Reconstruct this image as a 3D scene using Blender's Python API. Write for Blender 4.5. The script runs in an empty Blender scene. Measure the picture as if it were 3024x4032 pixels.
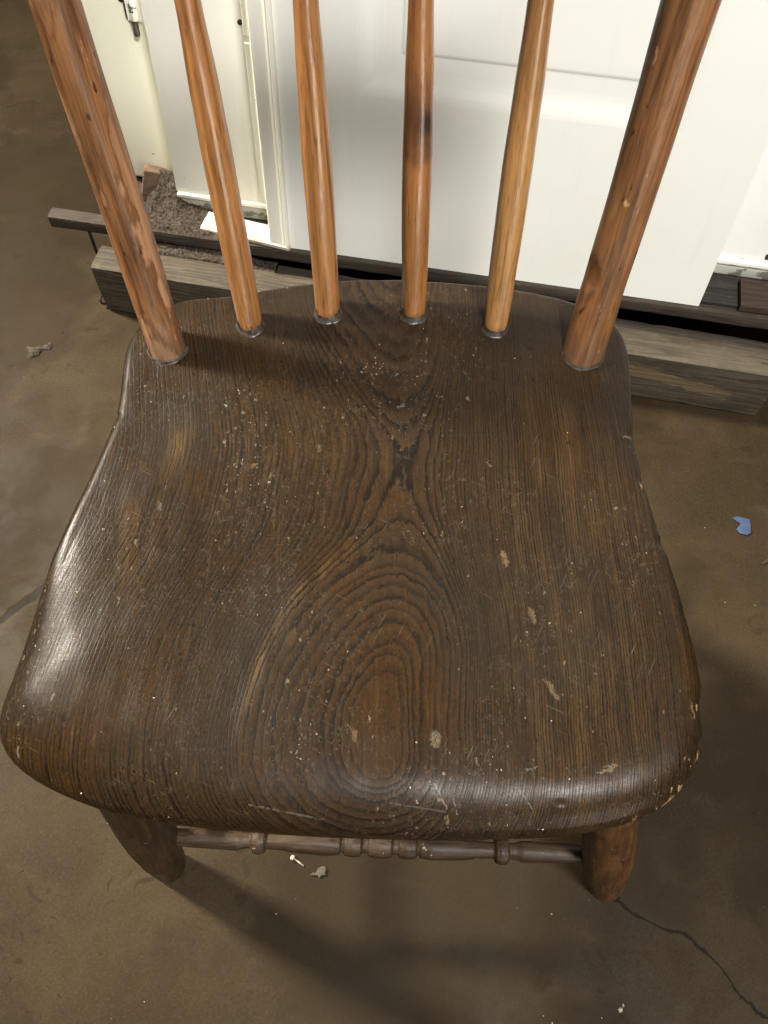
import bpy, bmesh, math, random
from mathutils import Vector, Matrix, noise as mnoise
import numpy as np

random.seed(7)
R = math.radians
SC = bpy.context.scene
COL = SC.collection

# ------------------------------------------------------------------ camera
cam_d = bpy.data.cameras.new('camera')
cam_d.sensor_fit = 'VERTICAL'; cam_d.sensor_height = 36.0
cam_d.lens = 29.12; cam_d.clip_start = 0.02; cam_d.clip_end = 60
cam = bpy.data.objects.new('camera', cam_d); COL.objects.link(cam)
cam.location = (0, 0, 0.916); cam.rotation_euler = (R(28), 0, 0)
SC.camera = cam

# ------------------------------------------------------------------ light: a workshop ceiling lamp at the back left,
# one overhead in front, and the broad light of the room behind the photographer
wd = bpy.data.worlds.new('World'); SC.world = wd; wd.use_nodes = True
wd.node_tree.nodes['Background'].inputs[0].default_value = (1.0, .95, .86, 1)
wd.node_tree.nodes['Background'].inputs[1].default_value = 0.035

def area(name, loc, target, size, power, col, sy=None):
    l = bpy.data.lights.new(name, 'AREA'); l.energy = power; l.color = col
    l.shape = 'RECTANGLE'; l.size = size; l.size_y = sy or size
    o = bpy.data.objects.new(name, l); COL.objects.link(o); o.location = loc
    o.rotation_euler = (Vector(target) - Vector(loc)).to_track_quat('-Z', 'Y').to_euler()
    return o
lb = area('lamp_back_left', (-3.0, 1.95, 3.30), (-.42, .46, .0), .52, 52, (1.0, .92, .78), .52)
lb.data.spread = R(44)          # a reflector lamp: its pool of light fades towards the far corner
area('lamp_overhead', (.60, -.80, 2.95), (0, .6, .3), .46, 140, (1.0, .985, .945), .46)
area('lamp_room', (1.75, -3.9, 1.0), (0, .5, .5), 1.9, 70, (1.0, .94, .80), 1.6)

SC.view_settings.view_transform = 'Standard'; SC.view_settings.look = 'None'
SC.view_settings.exposure = 0.0; SC.view_settings.gamma = 1.0
SC.view_settings.use_curve_mapping = False
SC.cycles.use_denoising = True; SC.cycles.denoiser = 'OPENIMAGEDENOISE'; SC.cycles.denoising_prefilter = 'NONE'; SC.cycles.denoising_input_passes = 'RGB_ALBEDO_NORMAL'
SC.cycles.use_adaptive_sampling = True; SC.cycles.adaptive_threshold = .02
SC.cycles.max_bounces = 6; SC.cycles.diffuse_bounces = 3; SC.cycles.glossy_bounces = 3; SC.cycles.transmission_bounces = 1

# ------------------------------------------------------------------ node helpers
class NT:
    def __init__(s, name):
        s.m = bpy.data.materials.new(name); s.m.use_nodes = True
        s.t = s.m.node_tree; s.t.nodes.clear()
        s.out = s.t.nodes.new('ShaderNodeOutputMaterial')
        s.b = s.t.nodes.new('ShaderNodeBsdfPrincipled')
        s.t.links.new(s.b.outputs[0], s.out.inputs[0])
    def _set(s, sock, v):
        if v is None: return
        if hasattr(v, 'is_output') or isinstance(v, bpy.types.NodeSocket): s.t.links.new(v, sock)
        elif isinstance(v, (tuple, list)):
            sock.default_value = tuple(v) if len(v) != 3 or sock.type == 'VECTOR' else tuple(v) + (1,)
        else: sock.default_value = v
    def math(s, op, a, b=None, c=None, clamp=False):
        n = s.t.nodes.new('ShaderNodeMath'); n.operation = op; n.use_clamp = clamp
        for i, v in enumerate((a, b, c)): s._set(n.inputs[i], v)
        return n.outputs[0]
    def vmath(s, op, a, b=None):
        n = s.t.nodes.new('ShaderNodeVectorMath'); n.operation = op
        s._set(n.inputs[0], a); s._set(n.inputs[1], b)
        return n.outputs['Value'] if op in ('LENGTH', 'DOT_PRODUCT', 'DISTANCE') else n.outputs[0]
    def obj(s):
        return s.t.nodes.new('ShaderNodeTexCoord').outputs['Object']
    def rnd(s):
        return s.t.nodes.new('ShaderNodeObjectInfo').outputs['Random']
    def attr(s, name):
        n = s.t.nodes.new('ShaderNodeAttribute'); n.attribute_name = name
        return n.outputs['Fac']
    def mapv(s, vec, scale=(1, 1, 1), loc=(0, 0, 0), rot=(0, 0, 0)):
        n = s.t.nodes.new('ShaderNodeMapping'); s._set(n.inputs[0], vec)
        n.inputs[1].default_value = loc; n.inputs[2].default_value = rot; n.inputs[3].default_value = scale
        return n.outputs[0]
    def noise(s, vec, scale=5, detail=3, rough=.5, dist=0, color=False):
        n = s.t.nodes.new('ShaderNodeTexNoise'); s._set(n.inputs['Vector'], vec)
        n.inputs['Scale'].default_value = scale; n.inputs['Detail'].default_value = detail
        n.inputs['Roughness'].default_value = rough; n.inputs['Distortion'].default_value = dist
        return n.outputs['Color' if color else 'Fac']
    def voro(s, vec, scale=5, feature='F1', out='Distance', rand=1):
        n = s.t.nodes.new('ShaderNodeTexVoronoi'); n.feature = feature; s._set(n.inputs['Vector'], vec)
        n.inputs['Scale'].default_value = scale; n.inputs['Randomness'].default_value = rand
        return n.outputs[out]
    def ramp(s, fac, stops, interp='LINEAR'):
        n = s.t.nodes.new('ShaderNodeValToRGB'); s._set(n.inputs[0], fac); cr = n.color_ramp
        cr.interpolation = interp
        while len(cr.elements) < len(stops): cr.elements.new(.5)
        for e, (p, c) in zip(cr.elements, stops):
            e.position = p; c = (c, c, c) if not isinstance(c, (tuple, list)) else c
            e.color = tuple(c)[:3] + (1,)
        return n.outputs[0]
    def rng(s, v, a, b, c=0, d=1):
        n = s.t.nodes.new('ShaderNodeMapRange'); n.clamp = True; n.interpolation_type = 'SMOOTHSTEP'
        for i, q in enumerate((v, a, b, c, d)): s._set(n.inputs[i], q)
        return n.outputs[0]
    def mix(s, fac, a, b, mode='MIX'):
        n = s.t.nodes.new('ShaderNodeMix'); n.data_type = 'RGBA'; n.blend_type = mode
        s._set(n.inputs[0], fac); s._set(n.inputs[6], a); s._set(n.inputs[7], b)
        return n.outputs[2]
    def sep(s, v):
        n = s.t.nodes.new('ShaderNodeSeparateXYZ'); s._set(n.inputs[0], v); return n.outputs
    def comb(s, x, y, z):
        n = s.t.nodes.new('ShaderNodeCombineXYZ')
        for i, q in enumerate((x, y, z)): s._set(n.inputs[i], q)
        return n.outputs[0]
    def bump(s, h, strength=.3, dist=.001, normal=None):
        n = s.t.nodes.new('ShaderNodeBump'); n.inputs['Strength'].default_value = strength
        n.inputs['Distance'].default_value = dist; s._set(n.inputs['Height'], h); s._set(n.inputs['Normal'], normal)
        return n.outputs[0]
    def fin(s, col, rough=.5, normal=None, spec=.5, coat=0, coat_rough=.1, metal=0):
        s._set(s.b.inputs['Base Color'], col); s._set(s.b.inputs['Roughness'], rough)
        s._set(s.b.inputs['Normal'], normal); s._set(s.b.inputs['Specular IOR Level'], spec)
        s._set(s.b.inputs['Coat Weight'], coat); s._set(s.b.inputs['Coat Roughness'], coat_rough)
        s._set(s.b.inputs['Metallic'], metal)
        return s.m
    def segdist(s, px, py, p0, p1):
        (x0, y0), (x1, y1) = p0, p1; dx, dy = x1 - x0, y1 - y0; L2 = dx * dx + dy * dy
        ax = s.math('SUBTRACT', px, x0); ay = s.math('SUBTRACT', py, y0)
        t = s.math('MULTIPLY_ADD', ax, dx / L2, s.math('MULTIPLY', ay, dy / L2)); t = s.math('MAXIMUM', s.math('MINIMUM', t, 1), 0)
        ex = s.math('MULTIPLY_ADD', t, -dx, ax); ey = s.math('MULTIPLY_ADD', t, -dy, ay)
        return s.math('SQRT', s.math('MULTIPLY_ADD', ex, ex, s.math('MULTIPLY', ey, ey)))

# ------------------------------------------------------------------ materials
def mat_concrete():
    n = NT('concrete_floor'); o = n.obj(); p = n.sep(o)
    warp = n.noise(o, 9, 4, .6, color=True)
    ow = n.vmath('ADD', o, n.vmath('SCALE', warp, None)) if False else n.vmath('ADD', o, n.vmath('MULTIPLY', warp, (.09, .09, 0)))
    big = n.noise(ow, 4.2, 5, .6)
    med = n.noise(ow, 16, 6, .65)
    fine = n.noise(o, 320, 3, .7)
    trowel = n.noise(n.mapv(ow, (11, 36, 1), rot=(0, 0, R(33))), 1, 5, .62)
    col = n.mix(n.rng(big, .33, .68), (.0168, .0113, .0055), (.0350, .0245, .0130))
    col = n.mix(n.rng(med, .42, .72, 0, .6), col, (.0265, .0160, .0072))
    col = n.mix(n.rng(trowel, .52, .75, 0, .45), col, (.051, .0370, .0210))
    col = n.mix(n.rng(fine, .35, .8, 0, .3), col, (.057, .0420, .0250))
    gr2 = n.noise(o, 420, 4, .8)
    col = n.mix(n.rng(gr2, .52, .74, 0, .5), col, (.066, .0500, .0310))
    col = n.mix(n.rng(gr2, .47, .28, 0, .6), col, (.016, .0105, .0055))
    stn = n.noise(n.mapv(ow, loc=(8, 2, 0)), 2.6, 4, .6)
    col = n.mix(n.rng(stn, .49, .57, 0, .6), col, (.0175, .0120, .0060))
    # small dark scuffs and crescent marks
    sc = n.noise(n.mapv(ow, (1, 1, 1), loc=(3, 1, 0)), 46, 3, .55, 1.4)
    scm = n.math('MULTIPLY', n.rng(sc, .61, .67), n.rng(n.noise(o, 7, 2, .5), .38, .56))
    col = n.mix(n.math('MULTIPLY', scm, .72), col, (.017, .0125, .007))
    sp = n.voro(o, 70); spr = n.sep(n.voro(o, 70, out='Color'))[0]
    spm = n.math('MULTIPLY', n.rng(sp, .06, .12, 1, 0), n.math('GREATER_THAN', spr, .80))
    col = n.mix(n.math('MULTIPLY', spm, .5), col, (.018, .014, .009))
    # cracks
    wx = n.math('ADD', p[0], n.math('MULTIPLY_ADD', n.noise(o, 45, 4, .6), .016, -.008))
    wy = n.math('ADD', p[1], n.math('MULTIPLY_ADD', n.noise(n.mapv(o, loc=(5, 2, 0)), 45, 4, .6), .016, -.008))
    d = None
    for path in ([(.205, .066), (.262, .0273), (.2966, .015), (.3203, -.0051), (.341, -.0363), (.3826, -.075), (.5, -.17)],):
        for a, b in zip(path, path[1:]):
            q = n.segdist(wx, wy, a, b); d = q if d is None else n.math('MINIMUM', d, q)
    cw = n.math('MULTIPLY_ADD', n.noise(o, 60, 2, .5), .0034, .0002)
    ck = n.rng(n.math('DIVIDE', d, cw), .4, 1.15, 1, 0)
    d2 = None
    pj = [(-1.1, -.12), (-.80, .06), (-.60, .185), (-.449, .3405), (-.409, .383), (-.30, .46), (-.10, .62)]
    for a, b in zip(pj, pj[1:]):
        q = n.segdist(wx, wy, a, b); d2 = q if d2 is None else n.math('MINIMUM', d2, q)
    ck2 = n.rng(n.math('DIVIDE', d2, n.math('MULTIPLY_ADD', n.noise(o, 40, 3, .6), .012, .0003)), .5, 1.1, 1, 0)
    ck = n.math('MAXIMUM', ck, n.math('MULTIPLY', ck2, .85))
    col = n.mix(n.math('MULTIPLY', ck, .9), col, (.007, .005, .003))
    h = n.math('SUBTRACT', n.math('MULTIPLY_ADD', med, .5, n.math('MULTIPLY', fine, .15)), n.math('MULTIPLY', ck, 1.5))
    return n.fin(col, n.rng(med, .3, .7, .42, .66), n.bump(h, .25, .0012), .05)

def mat_seat():
    n = NT('worn_plank_seat'); o = n.obj(); p = n.sep(o)
    ring = ring_raw = n.attr('rings'); amber = n.attr('amber')
    big = n.noise(o, 9, 4, .55); mid = n.noise(n.mapv(o, (75, 13, 40)), 1, 5, .66)
    wob = n.noise(n.mapv(o, (22, 8, 20)), 1, 4, .6); wf = n.noise(n.mapv(o, (300, 70, 60)), 1, 3, .65)
    ring = n.math('ADD', ring, n.math('MULTIPLY', n.noise(n.comb(n.math('MULTIPLY', ring, .45), 2.2, n.math('MULTIPLY', p[1], 4)), 1, 3, .6), 2.2))
    rr = n.math('ADD', ring, n.math('MULTIPLY_ADD', wob, 1.5, n.math('MULTIPLY', wf, .9)))
    f = n.math('FRACT', rr)
    idn = n.noise(n.comb(n.math('FLOOR', rr), 3.3, 1.7), 1.37, 0, .5)
    line = n.ramp(f, [(0, .35), (.05, .03), (.18, .12), (.38, .66), (.7, .95), (.93, 1), (1, .4)])
    fade = n.rng(n.noise(n.mapv(o, (20, 9, 20), loc=(3, 3, 3)), 1, 4, .6), .34, .56, .45, 1)
    fade = n.math('MULTIPLY', fade, n.rng(idn, .3, .6, .5, 1))
    lineS = n.math('SUBTRACT', 1, n.math('MULTIPLY', n.math('SUBTRACT', 1, line), fade))
    fib = n.noise(n.mapv(o, (1000, 45, 300)), 1, 3, .65)
    fib2 = n.noise(n.mapv(o, (330, 14, 200)), 1, 3, .6)
    crossn = n.noise(n.mapv(o, (70, 700, 50), rot=(0, 0, R(5))), 1, 3, .6)
    grit = n.noise(n.mapv(o, (950, 420, 700)), 1, 4, .8)
    col = n.mix(lineS, (.0029, .0017, .0009), (.0225, .0128, .0058))
    col = n.mix(n.rng(fib, .40, .72, 0, .6), col, (.0105, .0070, .0040))
    col = n.mix(n.rng(fib2, .55, .76, 0, .45), col, (.048, .029, .0140))
    cm_ = n.math('MULTIPLY', n.rng(crossn, .52, .70), n.rng(n.noise(n.mapv(o, loc=(1, 8, 2)), 14, 3, .5), .42, .6, .1, .55))
    col = n.mix(cm_, col, (.0085, .0060, .0036))
    hue = n.noise(n.mapv(o, loc=(9, 3, 1)), 15, 3, .6)
    col = n.mix(n.rng(hue, .45, .7, 0, .8), col, n.mix(1.0, col, (1.25, 1.02, .60), 'MULTIPLY'))
    col = n.mix(n.rng(big, .46, .66, 0, .55), col, (.0125, .0088, .0055))
    # amber streaks where the finish is rubbed through along the grain
    am = n.math('MULTIPLY', amber, n.math('MULTIPLY', n.rng(mid, .40, .60), n.rng(lineS, .35, .9)))
    col = n.mix(n.math('MULTIPLY', am, .55), col, n.mix(n.rng(fib, .4, .7), (.125, .070, .024), (.060, .034, .013)))
    # fine grit: light scuffs and dark pits
    col = n.mix(n.rng(grit, .52, .76, 0, .45), col, n.mix(hue, (.060, .040, .022), (.058, .044, .031)))
    col = n.mix(n.rng(grit, .45, .28, 0, .6), col, (.0050, .0035, .0022))
    dk = n.noise(n.mapv(o, (1, 1, 1), loc=(2, 7, 1)), 80, 5, .75)
    col = n.mix(n.rng(dk, .60, .72, 0, .7), col, (.0050, .0037, .0025))
    dl = n.math('MULTIPLY', n.math('SUBTRACT', 1, line), fade)
    heart = n.rng(ring_raw, 10, 15, 1, .45)
    col = n.mix(n.math('MULTIPLY', n.math('MULTIPLY', line, n.rng(ring_raw, 9, 14, 1, 0)), .15), col, (.040, .0215, .0100))
    col = n.mix(n.math('MULTIPLY', n.math('MULTIPLY', dl, heart), .64), col, (.0034, .0022, .0013))
    # pale nicks, clustered, of all sizes
    clus = n.noise(n.mapv(o, loc=(4, 4, 2)), 13, 3, .6)
    nk = n.noise(n.mapv(o, (210, 120, 160), loc=(6, 1, 0)), 1, 3, .55)
    nk2 = n.noise(n.mapv(o, (520, 360, 400), loc=(2, 1, 6)), 1, 2, .5)
    nm = n.rng(n.math('MULTIPLY_ADD', clus, .35, nk), .895, .925)
    nm2 = n.rng(n.math('MULTIPLY_ADD', clus, .40, nk2), .965, 1.0)
    col = n.mix(n.math('MULTIPLY', nm, .62), col, n.mix(hue, (.110, .076, .042), (.125, .105, .080)))
    col = n.mix(n.math('MULTIPLY', nm2, .8), col, (.24, .20, .16))
    # short random scratches in two directions, and pits
    for ang_, sd_, c_, k_ in ((28, 1.0, (.075, .058, .040), .5), (-62, 5.0, (.080, .066, .050), .45), (80, 9.0, (.0030, .0022, .0014), .7)):
        sn_ = n.noise(n.mapv(n.mapv(o, rot=(0, 0, R(ang_))), (40, 900, 300), loc=(sd_, sd_, 0)), 1, 2, .5)
        sm_ = n.math('MULTIPLY', n.rng(sn_, .69, .73), n.rng(n.noise(n.mapv(o, loc=(sd_, 2, 1)), 22, 2, .5), .45, .6))
        col = n.mix(n.math('MULTIPLY', sm_, k_), col, c_)
    pit = n.noise(n.mapv(o, (300, 170, 240), loc=(1, 5, 9)), 1, 3, .6)
    pm_ = n.math('MULTIPLY', n.rng(pit, .63, .68), n.rng(n.noise(n.mapv(o, loc=(3, 6, 1)), 11, 3, .55), .42, .58))
    col = n.mix(n.math('MULTIPLY', pm_, .75), col, (.0030, .0022, .0015))
    pe_ = n.math('MULTIPLY', n.math('MULTIPLY', n.rng(pit, .585, .615), n.rng(pit, .645, .625)), n.rng(clus, .45, .6))
    col = n.mix(n.math('MULTIPLY', pe_, .35), col, (.085, .065, .043))
    # individual gouges: (x, y, half width, half length, turn, colour)
    ox = n.math('ADD', p[0], n.math('MULTIPLY_ADD', n.noise(o, 420, 4, .7), .0075, -.00375))
    oy = n.math('ADD', p[1], n.math('MULTIPLY_ADD', n.noise(n.mapv(o, loc=(7, 7, 7)), 300, 4, .7), .0095, -.00475))
    gm = None
    for gx, gy, w, l, t, c in ((.0787, .2272, .0022, .0062, 10, (.17, .115, .058)), (.030, .1094, .0030, .0052, -8, (.15, .125, .085)), (.1006, .1397, .0016, .0075, 28, (.13, .095, .055)),
                               (-.0896, .2977, .0009, .0036, -55, (.20, .105, .038)), (.0934, .1871, .0016, .0060, 15, (.14, .10, .055)), (-.0453, .3129, .0016, .0030, 0, (.14, .10, .05)),
                               (.1281, .0923, .0012, .0070, -75, (.18, .14, .10)), (.0118, .3464, .0010, .0040, -60, (.11, .105, .085)), (.1700, .318, .0030, .0014, 0, (.20, .145, .085)),
                               (-.0175, .112, .0014, .0040, 0, (.14, .10, .06)), (.0720, .2990, .0010, .0045, 20, (.12, .09, .055)), (.0840, .0925, .0010, .0045, -70, (.13, .11, .09)),
                               (-.150, .263, .0012, .0035, 20, (.12, .105, .085)), (-.190, .1205, .0030, .0050, 15, (.004, .003, .002)), (-.1835, .128, .0016, .0040, 10, (.005, .004, .003)), (-.006, .1835, .0040, .0022, 25, (.005, .004, .003)), (.108, .394, .0014, .0022, 0, (.004, .003, .002)), (-.150, .278, .0040, .0030, 40, (.006, .005, .004)), (.052, .255, .0008, .0014, 0, (.32, .28, .23)), (-.1130, .345, .0009, .0020, 20, (.28, .25, .21)), (.060, .352, .0009, .0018, 40, (.24, .21, .17))):
            a = R(t); dx = n.math('SUBTRACT', ox, gx); dy = n.math('SUBTRACT', oy, gy)
            u = n.math('MULTIPLY_ADD', dx, math.cos(a) / w, n.math('MULTIPLY', dy, math.sin(a) / w))
            v = n.math('MULTIPLY_ADD', dx, -math.sin(a) / l, n.math('MULTIPLY', dy, math.cos(a) / l))
            m = n.rng(n.math('MULTIPLY_ADD', u, u, n.math('MULTIPLY', v, v)), .6, 1.25, 1, 0)
            col = n.mix(n.math('MULTIPLY', n.math('MULTIPLY', m, .50), n.rng(grit, .36, .60, .2, 1)), col, c); gm = m if gm is None else n.math('MAXIMUM', gm, m)
    # scratches: pale at the front edge, dark at the left
    fx = n.math('ADD', p[0], n.math('MULTIPLY_ADD', n.noise(o, 420, 2, .6), .0022, -.0011)); brk = n.rng(n.noise(o, 330, 2, .6), .38, .55)
    for a, b, wd_, c in (((.029, .0842), (.0354, .0714), .0005, (.17, .16, .14)), ((.0387, .0781), (.0415, .0688), .0005, (.15, .14, .125)), ((.0768, .0816), (.0843, .0706), .0004, (.15, .14, .12)),
                         ((-.0768, .0743), (-.0346, .0666), .0006, (.11, .10, .09)), ((-.010, .0765), (.035, .070), .0005, (.08, .08, .08)),
                         ((-.165, .172), (-.129, .1704), .0007, (.004, .003, .002)), ((-.129, .1704), (-.085, .164), .0007, (.004, .003, .002)), ((-.1535, .181), (-.1373, .1674), .0006, (.004, .003, .002)), ((.006, .176), (.040, .150), .0008, (.004, .003, .002))):
        m = n.math('MULTIPLY', n.rng(n.math('DIVIDE', n.segdist(fx, p[1], a, b), wd_), .5, 1.2, 1, 0), brk)
        col = n.mix(n.math('MULTIPLY', m, .34), col, c)
    # bare wood along the chipped right edge and the corner
    ed = n.attr('edge'); en = n.noise(n.mapv(o, (150, 55, 90)), 1, 4, .65)
    em = n.math('MULTIPLY', n.rng(ed, .45, .85), n.rng(en, .57, .64))
    col = n.mix(n.math('MULTIPLY', em, .9), col, (.30, .185, .095))
    rough = n.math('ADD', n.rng(big, .3, .7, .24, .33), n.math('MULTIPLY_ADD', n.math('SUBTRACT', 1, lineS), .12, n.rng(grit, .35, .7, 0, .12)))
    h = n.math('MULTIPLY_ADD', lineS, .18, n.math('MULTIPLY_ADD', fib, .22, n.math('MULTIPLY_ADD', dk, -.5, n.math('MULTIPLY', crossn, -.15))))
    return n.fin(col, rough, n.bump(h, .26, .0011), .13, .0, .22)

def mat_spindle(name, burn=None, light=(.30, .134, .042), dark=(.095, .037, .012)):
    n = NT(name); o = n.obj(); r = n.rnd()
    oo = n.vmath('ADD', o, n.comb(n.math('MULTIPLY', r, 17), n.math('MULTIPLY', r, 9), n.math('MULTIPLY', r, 31)))
    g = n.noise(n.mapv(oo, (210, 210, 11)), 1, 4, .6, .6)
    g2 = n.noise(n.mapv(oo, (60, 60, 9)), 1, 3, .6)
    pores = n.noise(n.mapv(oo, (800, 800, 60)), 1, 2, .6)
    blot = n.noise(oo, 42, 4, .6)
    col = n.mix(n.rng(g, .22, .62), dark, light)
    col = n.mix(n.rng(g2, .45, .72, 0, .6), col, tuple(q * .62 for q in light))
    col = n.mix(n.rng(pores, .56, .72, 0, .6), col, (.055, .021, .007))
    col = n.mix(n.rng(blot, .58, .78, 0, .35), col, (.11, .042, .014))
    zz = n.sep(o)[2]
    # dark varnish gathered near the top turns the stain redder
    col = n.mix(n.rng(zz, .12, .24, 0, .34), col, (.12, .040, .016))
    if burn:
        bz = n.math('ADD', zz, n.math('MULTIPLY_ADD', n.noise(oo, 60, 3, .6), .05, -.025))
        bm = n.rng(n.math('ABSOLUTE', n.math('SUBTRACT', bz, burn)), .006, .036, 1, 0)
        bx = n.rng(n.vmath('DISTANCE', o, (.006, -.007, burn)), .002, .011, 1, 0)
        col = n.mix(n.math('MULTIPLY', bm, .70), col, (.040, .016, .010))
        col = n.mix(n.math('MULTIPLY', bx, .8), col, (.012, .007, .006))
    h = n.math('MULTIPLY_ADD', pores, -.6, n.math('MULTIPLY', blot, -.3))
    sc = n.noise(n.mapv(oo, (150, 150, 60)), 1, 4, .65)
    bn = n.bump(n.math('MULTIPLY_ADD', sc, .8, h), .30, .0007)
    m = n.fin(col, .34, bn, .5, n.rng(sc, .36, .60, .2, .75), n.rng(blot, .35, .65, .12, .26))
    n.t.links.new(n.bump(n.math('MULTIPLY_ADD', pores, -.5, sc), .22, .0006), n.b.inputs['Coat Normal'])
    return m

def mat_post(name, worn=1.0, sd=0):
    n = NT(name); o = n.obj()
    oo = n.mapv(o, loc=(sd, sd * 2.3, sd))
    g = n.noise(n.mapv(oo, (170, 170, 9)), 1, 5, .62, .5)
    g2 = n.noise(n.mapv(oo, (520, 520, 30)), 1, 3, .6)
    blot = n.noise(n.mapv(oo, (48, 48, 20)), 1, 5, .65)
    col = n.mix(n.rng(g, .30, .66), (.066, .027, .011), (.215, .098, .038))
    col = n.mix(n.rng(g2, .54, .70, 0, .55), col, (.036, .015, .007))
    col = n.mix(n.rng(blot, .52, .70, 0, .5), col, (.078, .036, .020))
    zz = n.sep(o)[2]
    patch = n.noise(n.mapv(oo, (44, 44, 13)), 1, 4, .58)
    pm = n.rng(patch, .49, .56)
    low = n.rng(zz, .10, .22, 1, .25)
    pm = n.math('MULTIPLY', pm, n.math('MULTIPLY', low, worn))
    bare = n.mix(n.rng(g, .35, .65), (.20, .100, .050), (.33, .180, .095))
    col = n.mix(n.math('MULTIPLY', pm, .85), col, bare)
    rim = n.math('MULTIPLY', n.rng(patch, .47, .50), n.rng(patch, .54, .50))
    col = n.mix(n.math('MULTIPLY', rim, .3 * worn), col, (.030, .013, .007))
    ch = n.noise(n.mapv(oo, (120, 120, 45)), 1, 3, .6)
    col = n.mix(n.rng(ch, .70, .74, 0, .8), col, (.45, .27, .14))
    dots = n.noise(n.mapv(oo, (190, 190, 80)), 1, 2, .5)
    col = n.mix(n.rng(dots, .68, .73, 0, .8), col, (.018, .008, .005))
    col = n.mix(n.rng(zz, .004, .03, .45, 0), col, (.075, .050, .034))
    h = n.math('MULTIPLY_ADD', g, .4, n.math('MULTIPLY_ADD', pm, -.5, n.math('MULTIPLY_ADD', dots, -.5, n.math('MULTIPLY', blot, .5))))
    return n.fin(col, n.math('MULTIPLY_ADD', pm, .20, n.rng(blot, .35, .65, .32, .5)), n.bump(h, .5, .0011), .26, .08, .22)

def mat_leg(name, c0, c1, rough=.45):
    n = NT(name); o = n.obj()
    g = n.noise(n.mapv(o, (190, 190, 14)), 1, 4, .6, .4); b = n.noise(o, 50, 5, .65)
    pores = n.noise(n.mapv(o, (600, 600, 80)), 1, 2, .6)
    col = n.mix(n.rng(g, .35, .68), c0, c1)
    col = n.mix(n.rng(b, .5, .7, 0, .55), col, tuple(q * .4 for q in c0))
    col = n.mix(n.rng(pores, .60, .70, 0, .6), col, tuple(q * .35 for q in c0))
    sp = n.noise(o, 190, 2, .5)
    col = n.mix(n.rng(sp, .72, .76, 0, .7), col, (.34, .25, .17))
    return n.fin(col, rough, n.bump(n.math('MULTIPLY_ADD', g, .5, n.math('MULTIPLY', pores, -.6)), .4, .0009), .22, .0, .25)

def mat_paint(name, col, grime=.3, chips=.0, base=(.16, .14, .12), rough=.42, low=None, seed=0.0, lowrange=.03):
    n = NT(name); o = n.obj(); oo = n.mapv(o, loc=(seed, seed * 1.7, seed * .3))
    b = n.noise(oo, 7, 5, .6); st = n.noise(n.mapv(oo, (60, 60, 4)), 1, 4, .6); f = n.noise(oo, 150, 3, .6)
    c = n.mix(n.rng(b, .40, .75, 0, grime), col, tuple(q * k for q, k in zip(col, (.86, .86, .79))))
    c = n.mix(n.rng(st, .55, .8, 0, grime * .8), c, tuple(q * k for q, k in zip(col, (.80, .79, .70))))
    sp = n.noise(oo, 55, 4, .7)
    c = n.mix(n.rng(sp, .70, .76, 0, grime), c, tuple(q * .55 for q in col))
    if chips:
        cn = n.noise(n.mapv(oo, (30, 30, 55)), 1, 5, .7)
        zz = n.sep(o)[2]
        k = n.rng(zz, .0, lowrange, 1, 0)
        cm = n.rng(n.math('ADD', cn, n.math('MULTIPLY', k, .16)), .70 - chips * .1, .72 - chips * .1)
        c = n.mix(cm, c, base)
    return n.fin(c, n.rng(b, .3, .7, rough - .06, rough + .1), n.bump(n.math('MULTIPLY_ADD', f, .2, st), .12, .0008), .45)

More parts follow.
